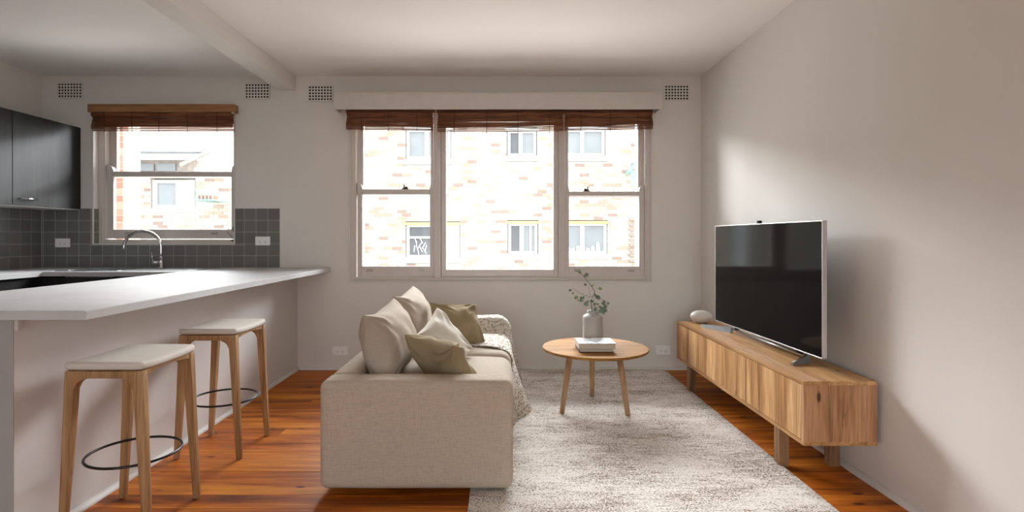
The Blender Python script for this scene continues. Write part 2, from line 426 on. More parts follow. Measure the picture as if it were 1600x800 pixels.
# main three-light window
win2 = struct('window_2', (lambda b: (frame_ring(b, -1.356, 1.333, YB-.010, YB+.02, .774, 2.31, .013, .013, .013, .013, .002), b)[1])(BM()), M_white)
b = BM(); x0, x1, z0, z1 = W2['x0'], W2['x1'], W2['z0'], W2['z1']
frame_ring(b, x0, x1, YB+.012, YB+.16, z0, z1, .038, .038, .024, .03)
frame_ring(b, x0+.036, x1-.036, YB+.022, YB+.16, z0+.022, z1-.028, .012, .012, .014, .012)
part('window_frame', b, M_trim, win2)
b = BM()
for a, c in ((-.606, -.543), (.505, .563)):
    box(b, a, c, YB+.012, YB+.16, z0+.03, z1-.02, .003); box(b, a+.018, c-.018, YB+.004, YB+.014, z0+.026, z1-.02, .003)
part('mullion', b, M_trim, win2)
b = BM(); frame_ring(b, -.541, .503, YB+.04, YB+.09, .820, 2.26, .043, .040, .065, .05, .004)
fx = part('fixed_sash', b, M_trim, win2)
part('pane', pane(-.505, .470, YB+.06, .88, 2.22), M_glass, fx)
ls = sash_window(win2, -1.290, -.608, .822, 2.26, 1.602, .04, YB+.038, M_trim, (.043, .034), .092, lifts=(-1.18, -.715))
catch(ls, -.865, YB+.042, 1.602, 1)
rs = sash_window(win2, .565, 1.272, .822, 2.26, 1.583, .04, YB+.038, M_trim, (.036, .044), .092, lifts=(.68, 1.155), meet=.042)
catch(rs, .76, YB+.042, 1.583, -1)
part('sill_bead', (lambda b: (box(b, x0+.03, x1-.03, YB+.0, YB+.05, z0+.012, z0+.026, .003), b)[1])(BM()), M_trim, win2)
# kitchen window, deeper reveal
win1 = struct('window_1', (lambda b: (frame_ring(b, -3.625, -2.36, YB-.010, YB+.004, 1.105, 2.28, .0125, .0125, .0125, .0125, .002), b)[1])(BM()), M_white)
b = BM(); x0, x1, z0, z1 = K['x0'], K['x1'], K['z0'], K['z1']
frame_ring(b, x0, x1, YB+.05, YB+.2, z0, z1, .042, .022, .018, .03)
frame_ring(b, x0+.04, x1-.02, YB+.06, YB+.2, z0+.016, z1-.028, .014, .008, .02, .012)
part('window_frame', b, M_trim, win1)
ks = sash_window(win1, -3.553, -2.402, 1.160, 2.25, 1.765, .04, YB+.075, M_trim, (.058, .030), .082, lifts=(-3.36, -2.585))
b = BM(); box(b, -2.40, -2.378, YB+.03, YB+.05, 1.22, 1.27, .006)
tube(b, [(-2.40, YB+.04, 1.24), (-2.43, YB+.03, 1.247), (-2.452, YB+.03, 1.235), (-2.44, YB+.03, 1.21), (-2.41, YB+.03, 1.18), (-2.395, YB+.03, 1.15)], .0022, 6)
box(b, -2.41, -2.385, YB+.02, YB+.04, 1.138, 1.15, .003)
part('window_stay', b, M_black, win1)

# ---------------------------------------------------------------- pelmet and blinds
b = BM()
box(b, -1.438, 1.372, YB-.165, YB-.147, 2.268, 2.404, .004); box(b, -1.443, 1.377, YB-.17, YB, 2.400, 2.412, .003)
box(b, -1.438, -1.43, YB-.150, YB, 2.268, 2.402, .002); box(b, 1.355, 1.372, YB-.150, YB, 2.268, 2.402, .002)
t = thing('window_pelmet', (0, YB, 2.268), 'long pale painted box pelmet above the wide three-part window', 'pelmet')
part('pelmet_box', b, M_trim, t)
def blind(x0, x1, zt, zb, y, label, head, tiltl=0, tiltr=0, nties=3, sag=.0, group=None):
    t = thing('bamboo_blind', ((x0+x1)/2, y, zt), label, 'blind', group)
    hb = BM()
    if head == 'board': box(hb, x0-.03, x1+.012, y-.045, YB, zt+.004, zt+.073, .003)
    else: box(hb, x0-.01, x1+.01, y-.015, YB-.02, zt-.004, zt+.03, .003)
    part('head_rail', hb, M_hrail if head == 'board' else M_reed, t)
    n = 4; hgt = zt-zb
    for k in range(n):
        fb = BM(); za = zb + hgt*k/n*1.0; ze = min(zt+.004, za+hgt*.46); yy = y-.030+.013*((k*7) % 3) - .004*k
        nr = 12
        for r in range(nr):
            f = r/(nr-1); zz = za+(ze-za)*f; bow = -.016*math.sin(PI*f)
            pts = []
            for q in range(9):
                g = q/8; xx = x0+.003*k+(x1-x0-.006*k)*g
                fade = (1 - k/n)
                dz = (tiltl*(1-g)+tiltr*g - sag*math.sin(PI*g))*fade + .0022*noise.noise(Vector((xx*4, k*3.3, r*.7)))
                pts.append((xx, yy+bow+.003*noise.noise(Vector((xx*3, k, 5))), zz+dz))
            tube(fb, pts, .0031, 5)
        part('reed_fold', fb, M_reed, t, smooth=True)
    for q in range(nties):
        cb = BM(); xx = x0+(x1-x0)*(q+.5)/nties + random.uniform(-.02, .02)
        tube(cb, [(xx, y-.058, zt), (xx+.001, y-.060, (zt+zb)/2), (xx, y-.056, zb-.004), (xx, y-.052, zb-.012)], [.0022, .0022, .0022, .005], 5)
        part('lift_cord', cb, M_cord, t)
    return t
G = 'bamboo blinds under the window pelmet'
blind(-1.352, -.597, 2.262, 2.108, YB-.055, 'bamboo roman blind over the left sash of the wide window', 'rail', .004, -.006, 3, 0, G)
blind(-.561, .536, 2.262, 2.088, YB-.055, 'bamboo roman blind over the middle fixed pane, the widest of three', 'rail', .004, .012, 4, .004, G)
blind(.545, 1.313, 2.262, 2.108, YB-.055, 'bamboo roman blind over the right sash of the wide window', 'rail', -.005, .008, 3, 0, G)
blind(-3.585, -2.345, 2.262, 2.104, YB-.03, 'bamboo roman blind with brown head board above the kitchen window', 'board', .0, -.002, 5, 0)

# ---------------------------------------------------------------- air vents and power points
def vent(cx, z, label):
    t = thing('air_vent', (cx, YB, z), label, 'vent', 'painted air vents under the ceiling')
    part('backing', B(cx-.106, cx+.106, YB-.0035, YB-.0005, z-.066, z+.066), M_dark, t)
    b = BM(); w_, h_ = .222, .142; nx, nz = 8, 5; p = .0262
    hx, hz = nx*p/2, nz*p/2
    for i in range(nx+1):
        xx = cx-hx+i*p
        if i == 0: box(b, cx-w_/2, xx+.004, YB-.008, YB, z-h_/2, z+h_/2)
        elif i == nx: box(b, xx-.004, cx+w_/2, YB-.008, YB, z-h_/2, z+h_/2)
        else: box(b, xx-.0052, xx+.0052, YB-.008, YB, z-h_/2, z+h_/2)
    for j in range(nz+1):
        zz = z-hz+j*p
        box(b, cx-w_/2, cx+w_/2, YB-.0079, YB, (z-h_/2 if j == 0 else zz-.0052), (z+h_/2 if j == nz else zz+.0052))
    part('vent_grille', b, M_wall, t)
for cxp, cyp, lb in ((110, 141.5, 'perforated air vent at far left above the kitchen cabinet'), (402.3, 142.5, 'perforated air vent beside the ceiling beam, right of the kitchen window'),
                     (501, 146, 'perforated air vent just left of the window pelmet'), (1057, 145, 'perforated air vent just right of the window pelmet')):
    v = px(cxp, cyp, YB); vent(v.x, v.z, lb)
def outlet(cxp, cyp, label, yw=YB):
    v = px(cxp, cyp, yw); w_, h_ = .066, .039
    t = thing('power_outlet', (v.x, yw, v.z), label, 'outlet', 'white double power points')
    part('plate', B(v.x-w_, v.x+w_, yw-.009, yw, v.z-h_, v.z+h_, bev=.003), M_plast, t)
    for s in (-1, 1):
        part('switch', B(v.x+s*.048-.009, v.x+s*.048+.009, yw-.0125, yw-.008, v.z+.012, v.z+.026, bev=.0015), M_plast, t)
        b = BM()
        for (dx, dz, an) in ((-.007, .0, .5), (.007, .0, -.5), (0, -.012, 0)):
            r = bmesh.ops.create_cube(b, size=1)
            for q in r['verts']:
                q.co = Vector((q.co.x*.0022, q.co.y*.001, q.co.z*.009)); q.co = Matrix.Rotation(an, 3, 'Y') @ q.co + Vector((v.x+s*.022+dx, yw-.0095, v.z-.004+dz))
        part('socket', b, M_dark, t)
outlet(531.5, 548, 'white double power point low on the back wall, left of the sofa')
outlet(1036, 547, 'white double power point low on the back wall, between round table and console')
outlet(98.5, 379.5, 'white double power point on dark tiles left of the kitchen window', YB-.009)
outlet(411, 376.5, 'white double power point on dark tiles right of the kitchen window', YB-.009)

# ---------------------------------------------------------------- splashback tiles (pieces of the walls)
TS = .1045
def tile_bm(x0, x1, z0, z1): return B(x0+.002, x1-.002, YB-.0078, YB-.002, z0+.002, z1-.002, bev=.0006, seg=1)
gb = BM()
zb0, zt1 = .905, 1.4275
box(gb, XL, -3.626, YB-.0065, YB-.0005, zb0, zt1); box(gb, -2.359, -1.965, YB-.0065, YB-.0005, zb0, zt1); box(gb, -3.626, -2.359, YB-.0065, YB-.0005, zb0, 1.104)
part('grout_bed', gb, M_grout, wall_back)
for i in range(21):
    xa, xb = -1.965-TS*(i+1), -1.965-TS*i
    xa = max(xa, XL+.009)
    if xb-xa < .01: continue
    for j in range(5):
        za, zb = zb0+TS*j, zb0+TS*(j+1)
        segs = [(xa, xb, za, zb)]
        if zb > 1.104 and xb > -3.626 and xa < -2.359:
            segs = []
            if za < 1.104 and 1.104-za > .01: segs.append((xa, xb, za, 1.104))
            zc = max(za, 1.104) if za < 1.104 else za
            if xa < -3.626: segs.append((xa, -3.626, zc, zb))
            if xb > -2.359: segs.append((-2.359, xb, zc, zb))
        for s in segs:
            if s[1]-s[0] > .008 and s[3]-s[2] > .008: part('tile', tile_bm(*s), M_tile, wall_back, org=(s[0], YB, s[2]))
gb = B(XL+.0005, XL+.0065, 3.35, YB-.001, zb0, zt1); part('grout_bed', gb, M_grout, wall_left)
for i in range(14):
    yb = YB-.009-TS*i; ya = yb-TS
    for j in range(5):
        za, zb = zb0+TS*j, zb0+TS*(j+1)
        part('tile', B(XL+.002, XL+.0078, ya+.002, yb-.002, za+.002, zb-.002, bev=.0006, seg=1), M_tile, wall_left, org=(XL, ya, za))
for j in range(3):      # tiles returning into the window reveal
    za = max(1.118, zb0+TS*(2+j)); zb = zb0+TS*(3+j)
    part('tile', B(K['x0']+.0005, K['x0']+.006, YB+.002, YB+.048, za+.0015, zb-.0015), M_tile, wall_back, org=(K['x0'], YB, za))

# ---------------------------------------------------------------- kitchen: worktop, cabinets, sink, tap
ZT, TH = .904, .035
cf = YB-.60; lf = -3.56; Pin, Pout = -2.50, -1.514
sx0, sx1, sy0, sy1 = -3.47, -3.02, cf+.10, YB-.13
t = thing('kitchen_worktop', (-2.0, 3.4, ZT-TH), 'continuous white laminate worktop with breakfast bar overhang', 'worktop')
b = BM(); z0, z1 = ZT-TH, ZT
poly = None
box(b, Pin, Pout, 1.98, YB-.0095, z0, z1, .003); wt = part('breakfast_bar_top', b, M_top, t)
b = BM()
box(b, lf, Pin+.0005, cf, sy0, z0, z1); box(b, lf, Pin+.0005, sy1, YB-.0095, z0, z1); box(b, lf, sx0, sy0, sy1, z0, z1); box(b, sx1, Pin+.0005, sy0, sy1, z0, z1)
part('sink_run_top', b, M_top, t)
part('side_run_top', B(XL+.0095, lf+.0005, 1.5, YB-.0095, z0, z1), M_top, t)
# sink
t = thing('kitchen_sink', ((sx0+sx1)/2, (sy0+sy1)/2, ZT), 'stainless steel sink with drainer let into the worktop under the window', 'sink')
b = BM(); rx0, rx1, ry0, ry1 = -3.52, -2.46, cf+.06, YB-.085
box(b, rx0, sx0+.004, ry0, ry1, ZT, ZT+.006, .002); box(b, sx1-.004, rx1, ry0, ry1, ZT, ZT+.004, .0015)
box(b, sx0, sx1, ry0, sy0+.004, ZT, ZT+.006, .002); box(b, sx0, sx1, sy1-.004, ry1, ZT, ZT+.006, .002)
part('rim', b, M_steel, t)
b = BM()
box(b, sx0+.001, sx1-.001, sy0+.001, sy1-.001, ZT-.16, ZT-.157)
for q in ((sx0+.001, sx0+.004, sy0+.001, sy1-.001), (sx1-.004, sx1-.001, sy0+.001, sy1-.001), (sx0+.001, sx1-.001, sy0+.001, sy0+.004), (sx0+.001, sx1-.001, sy1-.004, sy1-.001)):
    box(b, q[0], q[1], q[2], q[3], ZT-.16, ZT+.002)
part('basin', b, M_steel, t)
b = BM()
for k in range(7): box(b, sx1+.06, rx1-.05, sy0+.02+k*.045, sy0+.03+k*.045, ZT+.003, ZT+.007, .0015)
part('drainer_rib', b, M_steel, t)
# tap
tx, ty = -2.965, YB-.085
t = thing('kitchen_tap', (tx, ty, ZT), 'chrome gooseneck mixer tap behind the sink', 'tap')
part('tap_base', lathe(BM(), (tx, ty, ZT+.004), [(.026, 0), (.026, .006), (.02, .01), (.019, .085), (.021, .088), (.021, .094), (.014, .1), (.012, .104)], 24), M_chrome, t, True)
R = .142; pts = [(tx, ty, ZT+.09), (tx, ty, ZT+.13), (tx, ty, 1.226-R+.005)]
sd = Vector((-1, -.25, 0)).normalized()
for k in range(1, 17):
    a = PI*k/16; p = Vector((tx, ty, 1.226-R)) + sd*(R-R*math.cos(a)) + Vector((0, 0, R*math.sin(a))); pts.append(p)
pts.append(pts[-1]+Vector((0, 0, -.018)))
part('spout', tube(BM(), pts, .0125, 14), M_chrome, t, True)
b = tube(BM(), [(tx, ty, ZT+.05), (tx-.055, ty-.012, ZT+.05), (tx-.075, ty-.016, ZT+.052)], [.015, .017, .016], 14)
tube(b, [(tx-.066, ty-.014, ZT+.06), (tx-.068, ty-.016, ZT+.10), (tx-.072, ty-.02, ZT+.14)], [.006, .005, .004], 10)
part('lever', b, M_chrome, t, True)
# upper cabinet on the left wall
ux, uz0, uz1 = -3.727, 1.425, 2.141
def handle(parent, x, ya, yb, z, along='y'):
    hb = BM()
    if along == 'y': pts = [(x, ya, z), (x+.022, ya+.012, z), (x+.026, (ya+yb)/2, z), (x+.022, yb-.012, z), (x, yb, z)]
    part('handle', tube(hb, pts, [.004, .006, .0075, .006, .004], 8), M_chrome, parent, True)
edges = [YB-.004, 4.144, 3.46, 2.78]
gl = ['black woodgrain wall cabinet by the window wall, its handle in view', 'black woodgrain wall cabinet cut by the left edge of the photo', 'black woodgrain wall cabinet outside the left edge']
for i in range(2):
    yb, ya = edges[i], edges[i+1]
    t = thing('wall_cabinet', (XL, ya, uz0), gl[i], 'cabinet', 'black wall cabinets')
    part('carcass', B(XL+.001, ux-.02, ya+.001, yb-.001, uz0+.004, uz1-.002), M_cab, t)
    part('base_panel', B(XL+.001, ux-.018, ya+.001, yb-.001, uz0-.012, uz0+.003), M_white, t)
    d = part('door', B(ux-.018, ux, ya+.002, yb-.002, uz0-.004, uz1, bev=.0015), M_cab, t)
    handle(d, ux, ya+.055, ya+.055+.15, uz0+.048)
# base cabinets
def base_cab(x0, x1, y0, y1, face, label):
    t = thing('base_cabinet', ((x0+x1)/2, (y0+y1)/2, 0), label, 'cabinet', 'black base cabinets')
    if face == 'y-':
        part('carcass', B(x0, x1, y0+.02, y1, .1, ZT-TH-.002), M_cab, t); part('door', B(x0+.002, x1-.002, y0, y0+.018, .11, ZT-TH-.012, bev=.001), M_cab, t)
        part('plinth', B(x0, x1, y0+.06, y1, 0, .1), M_dark, t)
    else:
        s = 1 if face == 'x+' else -1
        part('carcass', B(x0+(.02 if s < 0 else 0), x1-(.02 if s > 0 else 0), y0, y1, .1, ZT-TH-.002), M_cab, t)
        if s > 0: part('door', B(x1-.018, x1, y0+.002, y1-.002, .11, ZT-TH-.012, bev=.001), M_cab, t)
        else: part('door', B(x0, x0+.018, y0+.002, y1-.002, .11, ZT-TH-.012, bev=.001), M_cab, t)
        part('plinth', B(x0+.06*(s < 0), x1-.06*(s > 0), y0, y1, 0, .1), M_dark, t)
bl = -3.59
for i, lb in enumerate(('black base cabinet in the kitchen corner under the sink run', 'black base cabinet under the sink run, nearer the breakfast bar')):
    a = bl+.001+i*.54
    tt = base_cab(a, a+.538, cf+.03, YB-.001, 'y-', lb) if i else None
base_cab(XL+.001, bl, 3.62, YB-.001, 'x+', 'black base cabinet on the left wall run, nearest the window')
base_cab(XL+.001, bl, 3.0, 3.618, 'x+', 'black base cabinet on the left wall run at the photo edge')
# under the bowl: a cabinet without a solid carcass top
t = thing('base_cabinet', (bl+.27, cf+.3, 0), 'black base cabinet under the sink bowl, in the kitchen corner', 'cabinet', 'black base cabinets')
b = BM(); box(b, bl+.002, bl+.54, cf+.05, YB-.001, .1, .72); part('carcass', b, M_cab, t)
part('door', B(bl+.004, bl+.538, cf+.03, cf+.048, .11, ZT-TH-.012, bev=.001), M_cab, t)
part('plinth', B(bl+.002, bl+.54, cf+.09, YB-.001, 0, .1), M_dark, t)
base_cab(-2.44, PX0+.298, 2.03, cf-.1, 'x-', 'black base cabinet behind the breakfast bar wall')
# grey end panel and small bracket of the peninsula
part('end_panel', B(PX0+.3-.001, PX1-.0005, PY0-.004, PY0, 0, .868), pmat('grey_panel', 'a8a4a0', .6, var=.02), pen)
part('bracket', B(PX1, PX1+.012, PY0+.002, PY0+.02, .825, .868), M_trim, pen)

# ---------------------------------------------------------------- stools
def leg_bm(sx, sy, zt=.655):
    """one splayed tapered leg with the fillet that runs into the apron"""
    fo, to = .1785, .1500          # half spans (outer x) at foot and top
    wf, wt_ = .026, .040
    arc = []
    zi = zt-.030; r = .042
    xi = lambda z: (fo-wf) + ((to-wt_)-(fo-wf))*z/zt
    poly = [(fo, 0), (to+.001, zt*.93), (to, zt), (to-wt_-r-.004, zt), (to-wt_-r-.004, zi)]
    for k in range(7):
        a = PI/2*k/6; poly.append((xi(zi-r)-r+r*math.sin(a), zi-r+r*math.cos(a)))
    poly += [(xi(zt*.5), zt*.5), (fo-wf, 0)]
    yo = lambda z: .181 + (.180-.181)*z/zt
    def yin(z): return yo(z) - (.024+.010*z/zt)
    b = BM()
    prism(b, poly, lambda q: Vector((sx*q[0], sy*yo(q[1]), q[1])), lambda q: Vector((sx*q[0], sy*yin(q[1]), q[1])))
    bmesh.ops.bevel(b, geom=b.edges[:], offset=.004, segments=2, profile=.5, affect='EDGES')
    return b
def make_stool(loc, label):
    t = thing('bar_stool', (0, 0, 0), label, 'stool', 'bar stools at the breakfast bar')
    for sx in (-1, 1):
        for sy in (-1, 1): autosmooth(part('leg', leg_bm(sx, sy), M_oak, t))
    b = BM()
    for sy in (-1, 1): box(b, -.068, .068, min(sy*.150, sy*.1795), max(sy*.150, sy*.1795), .6255, .654, .003)
    for sx in (-1, 1):
        n = 10; rows = []
        for k in range(n+1):
            yy = -.15+.30*k/n; f = 1-(yy/.15)**2; zz0 = .632+.012*f; rows.append((yy, zz0))
        for (ya, za), (yb, zb) in zip(rows, rows[1:]):
            vs = [b.verts.new(p) for p in ((sx*.122, ya, za), (sx*.146, ya, za), (sx*.146, yb, zb), (sx*.122, yb, zb), (sx*.122, ya, .656), (sx*.146, ya, .656), (sx*.146, yb, .656), (sx*.122, yb, .656))]
            for f in ((0, 1, 2, 3), (4, 5, 6, 7), (0, 1, 5, 4), (1, 2, 6, 5), (2, 3, 7, 6), (3, 0, 4, 7)): b.faces.new([vs[i] for i in f])
    box(b, -.13, .13, -.152, .152, .650, .657)
    part('seat_frame', b, M_oak, t)
    sb = cushion(-.158, .158, -.19, .19, .657, .688, .0145, (0, 0, .003), 20)
    for v in sb.verts:
        # rounded plan corners and a slight crown
        x_, y_ = v.co.x/.158, v.co.y/.19
        k = max(0, abs(x_)+abs(y_)-1.6)*.09
        v.co.x *= 1-k; v.co.y *= 1-k
        v.co.z += .006*(y_*y_) - .004
    part('seat', sb, M_seat, t, True)
    part('footrest_ring', ring(BM(), (0, 0, .275), .171, .171, .0055, 72, 8), M_black, t, True)
    t.location = loc; return t
def dup(root, loc, label):
    r = root.copy(); C.objects.link(r); r.location = loc; r['label'] = label
    for ch in list(root.children):
        c = ch.copy(); C.objects.link(c); c.parent = r
    return r
st = make_stool((-1.552, 3.045, .001), 'oak bar stool with pale seat at the far end of the breakfast bar')
dup(st, (-1.535, 2.275, .001), 'oak bar stool with pale seat nearer the camera, its front feet out of frame')

# ---------------------------------------------------------------- rug
t = part('area_rug', cushion(-.145, 1.43, 1.95, 4.788, .0, .013, .005, cuts=6), M_rug, None, True)
tag(t, 'large beige flecked wool rug under sofa and round table', 'rug')

# ---------------------------------------------------------------- sofa
SX0, SX1, SY0, SY1 = -.825, .052, 2.445, 4.30
sof = thing('sofa', ((SX0+SX1)/2, (SY0+SY1)/2, .012), 'beige linen two-seat sofa with low arms, seen from its end', 'sofa')
part('arm', cushion(SX0, SX1, SY0, SY0+.165, .032, .523, .038, (.0, .004, .003), 24, .0015, 1), M_sofa, sof, True)
part('arm', cushion(SX0, SX1, SY1-.165, SY1, .032, .523, .038, (.0, .004, .003), 24, .0015, 2), M_sofa, sof, True)
part('back', cushion(SX0, SX0+.15, SY0+.15, SY1-.15, .033, .520, .038, (0, 0, .004), 24, .0015, 3), M_sofa, sof, True)
part('seat_base', cushion(SX0+.1, SX1-.006, SY0+.15, SY1-.15, .033, .30, .02, cuts=12), M_sofa, sof, True)
ys = (SY0+.163, (SY0+SY1)/2, SY1-.163)
for i in range(2):
    part('seat_cushion', cushion(SX0+.145, SX1+.006, ys[i]+.002, ys[i+1]-.002, .285, .440, .065, (.010, .003, .026), 28, .003, 5+i), M_sofa2, sof, True)
for (xx, yy) in ((SX0+.14, SY0+.3), (SX1-.14, SY0+.3), (SX0+.08, SY1-.1), (SX1-.08, SY1-.1)):
    part('foot', B(xx-.03, xx+.03, yy-.03, yy+.03, .0135 if xx > -.1 else 0, .04), M_dark, sof)
def put_pillow(name, W, Hh, T, m, loc, rot, label, seed, parent=None, group=None, **k):
    bm = pillow(W, Hh, T, seed, **k)
    me = bpy.data.meshes.new(name)
    bmesh.ops.recalc_face_normals(bm, faces=bm.faces); bm.to_mesh(me); bm.free()
    for p in me.polygons: p.use_smooth = True
    me.materials.append(m); o = bpy.data.objects.new(name, me); C.objects.link(o)
    # columns: local x -> along, z -> up, built as rotation Z (yaw) * X (lean) * Y (roll)
    o.rotation_euler = (Matrix.Rotation(rot[2], 3, 'Z') @ Matrix.Rotation(rot[0], 3, 'X') @ Matrix.Rotation(rot[1], 3, 'Y')).to_euler()
    o.location = loc
    return tag(o, label, 'cushion', group)
GB = 'loose back cushions of the sofa'; GS = 'scatter cushions on the sofa'
# local Y (thickness) turned to face +x: yaw 90 deg -> local x runs along depth
D_ = math.radians
put_pillow('back_cushion', .72, .385, .25, M_sofa2, (-.565, 2.98, .425), (D_(-15), 0, D_(90)), 'large beige back cushion on the nearer half of the sofa', 1, None, GB, pinch=.16, wr=.014, pw=.46)
put_pillow('back_cushion', .72, .395, .25, M_sofa2, (-.565, 3.73, .425), (D_(-15), 0, D_(90)), 'large beige back cushion on the far half of the sofa', 2, None, GB, pinch=.16, wr=.014, pw=.46)
put_pillow('scatter_cushion', .40, .31, .15, M_olive, (-.235, 2.80, .415), (D_(35), D_(0), D_(-45)), 'olive scatter cushion nearest the arm, in front of the others', 3, None, GS, pinch=.13, wr=.022)
put_pillow('scatter_cushion', .38, .34, .17, M_ivory, (-.235, 3.14, .42), (D_(-32), D_(-24), D_(58)), 'ivory scatter cushion between the two olive ones', 4, None, GS, pinch=.13, wr=.016)
put_pillow('scatter_cushion', .36, .37, .15, M_olive, (-.245, 3.56, .42), (D_(-36), D_(8), D_(38)), 'olive scatter cushion at the back, beside the knitted throw', 5, None, GS, pinch=.13, wr=.024)
# knitted throw
def throw():
    b = BM(); nu, nv = 200, 120; g = []
    L1 = .36; R_ = .085; DROP = .41
    for j in range(nv+1):
        fv = j/nv; row = []
        for i in range(nu+1):
            fu = i/nu; D0 = 3.55 + .81*fv
            s = fu*(L1+DROP)
            near = (1-fv)**1.5
            D = D0 - .20*near*max(0, (fu-.15)/.85)**1.3
            arm = max(0, min(1, (D0-4.02)/.13)); arm = arm*arm*(3-2*arm)
            fold = .010*math.sin(D0*31+1.5*math.sin(s*9))*min(1, fu*3)
            xs_ = min(SX1-.06, SX1-.34+s); u_ = (xs_+.31)/.37; v_ = min(1, abs(D0-3.755)/.385)
            ztop = .447 + .026*max(0, 1-u_*u_)*(1-v_*v_); ztop += (.557-ztop)*arm
            if D0 > 4.27: ztop -= .3*(D0-4.27)
            xin = SX1+.016-L1
            if s < L1-R_: x = xin+s; z = ztop+abs(fold)*.5; nrm = Vector((0, 0, 1))
            elif s < L1-R_+R_*PI/2:
                a = (s-(L1-R_))/R_; x = xin+L1-R_+R_*math.sin(a); z = ztop-R_+R_*math.cos(a); nrm = Vector((math.sin(a), 0, math.cos(a)))
            else:
                dd = s-(L1-R_+R_*PI/2); tt = dd/(DROP-R_*PI/2+R_)
                sm = lambda q: (lambda c: c*c*(3-2*c))(max(0, min(1, q)))
                x = xin+L1 - .002 + (.03*tt+.095*tt**1.5)*sm(fv/.28)*(1-.55*sm((fv-.35)/.6)) + abs(fold)*tt
                z = ztop-R_-dd
                nrm = Vector((1, 0, .1))
            if D0 > 4.15: x -= .10*(D0-4.15)*(fu > .4)
            cu = s/.017; cv = D0/.014
            kn = abs(math.sin(PI*cu))*abs(math.sin(PI*(cv+.5*math.floor(cu))))
            off = .007*kn + .004*noise.noise(Vector((s*12, D0*12, 3)))
            row.append(b.verts.new(Vector((x, D, z))+nrm*off))
        g.append(row)
    for j in range(nv):
        for i in range(nu): b.faces.new((g[j][i], g[j][i+1], g[j+1][i+1], g[j+1][i]))
    return b
def knitmat():
    m, nt, b = nodes('chunky_knit'); v = coords(nt, 'Object', (1, 1, 1), False)
    vo = nt.nodes.new('ShaderNodeTexVoronoi'); vo.inputs['Scale'].default_value = 60; L(nt, v, vo.inputs['Vector'])
    L(nt, ramp(nt, vo.outputs['Distance'], [(.3, lin('ddd6cc')), (.55, lin('cdc4b8')), (.8, lin('9a8f81'))]), b.inputs['Base Color'])
    b.inputs['Roughness'].default_value = 1
    inv = nt.nodes.new('ShaderNodeMath'); inv.operation = 'SUBTRACT'; inv.inputs[0].default_value = 1; L(nt, vo.outputs['Distance'], inv.inputs[1])
    bump(nt, b, inv.outputs[0], 1, .008); return m
o = part('throw_blanket', throw(), knitmat(), None, True, org=(0, 3.95, .4))
md = o.modifiers.new('thickness', 'SOLIDIFY'); md.thickness = .006; md.offset = 1
tag(o, 'cream chunky knitted throw draped over the far end of the sofa', 'throw')

# ---------------------------------------------------------------- coffee table
tc = Vector((.634, 3.70, 0)); TZ = .427
t = thing('coffee_table', (tc.x, tc.y, .013), 'round oak coffee table with three splayed legs on the rug', 'table')
part('table_top', lathe(BM(), (tc.x, tc.y, TZ-.022), [(.335, 0), (.352, .006), (.357, .013), (.357, .017), (.354, .022), (.34, .0225)], 96), M_table, t)
autosmooth(t.children[0])
for (fx_, fy, tx_, ty_) in ((.396, 3.585, .452, 3.60), (.820, 3.535, .775, 3.60), (.657, 3.965, .640, 3.86)):
    part('leg', tube(BM(), [(fx_, fy, .014), ((fx_+tx_)/2, (fy+ty_)/2, .21), (tx_, ty_, TZ-.021)], [.0165, .019, .0205], 20), M_tleg, t, True)
# vase
vc = (.648, 3.87, TZ)
prof = [(.055, .0), (.064, .002), (.068, .008)]
zz = .012
while zz < .172:
    prof += [(.0690, zz), (.0722, zz+.004), (.0690, zz+.008)]; zz += .0085
prof += [(.070, .178), (.066, .187), (.056, .195), (.042, .200), (.0385, .205), (.0385, .214), (.041, .221), (.0405, .2225), (.034, .221), (.033, .205), (.03, .19), (.001, .19)]
t = thing('ribbed_vase', vc, 'grey ribbed ceramic vase standing on the round table', 'vase')
M_vase = pmat('grey_ceramic', 'b4b2af', .6, var=.02)
part('body', lathe(BM(), vc, prof, 64), M_vase, t, True)
# eucalyptus sprig
M_stem = pmat('brown_stem', '5b4a3c', .7); M_leaf = pmat('eucalyptus_leaf', '6d7f6e', .6, var=.15, vs=60); M_leaf2 = pmat('pale_leaf', '8a9a72', .6, var=.15, vs=60)
def cp(qx, qy, dy=0): return px(880+qx/5.333, 410+qy/5.333, 3.87)+Vector((0, dy, 0))
t = thing('eucalyptus_sprig', cp(245, 425), 'leafy eucalyptus sprig standing in the grey vase', 'plant')
b = BM()
def stem(pts, r0, r1):
    # Catmull-like smoothing
    P = [cp(*p) for p in pts]; out = []
    for i in range(len(P)-1):
        a, b0, b1, c = P[max(i-1, 0)], P[i], P[i+1], P[min(i+2, len(P)-1)]
        for k in range(5):
            f = k/5; out.append(.5*((2*b0)+(b1-a)*f+(2*a-5*b0+4*b1-c)*f*f+(3*b0-a-3*b1+c)*f**3))
    out.append(P[-1]); n = len(out); tube(b, out, [r0+(r1-r0)*k/(n-1) for k in range(n)], 7)
stem([(245, 470, 0), (240, 400, 0), (230, 310, -.01), (258, 250, -.02), (225, 190, -.03), (170, 120, -.03), (135, 82, -.03), (95, 70, -.02)], .0030, .0012)
stem([(95, 70, -.02), (90, 50, -.02), (88, 28, -.02)], .0010, .0007)
stem([(243, 440, 0), (228, 305, .02), (180, 275, .03), (130, 250, .03), (80, 213, .02)], .0022, .0010)
stem([(232, 305, -.01), (225, 250, 0), (208, 200, .01)], .0015, .0009)
stem([(245, 420, 0), (250, 370, .02), (300, 382, .03), (345, 375, .03)], .0018, .0010)
stem([(258, 255, -.02), (290, 285, -.04), (330, 312, -.05), (368, 332, -.05)], .0016, .0009)
part('stem', b, M_stem, t, True)
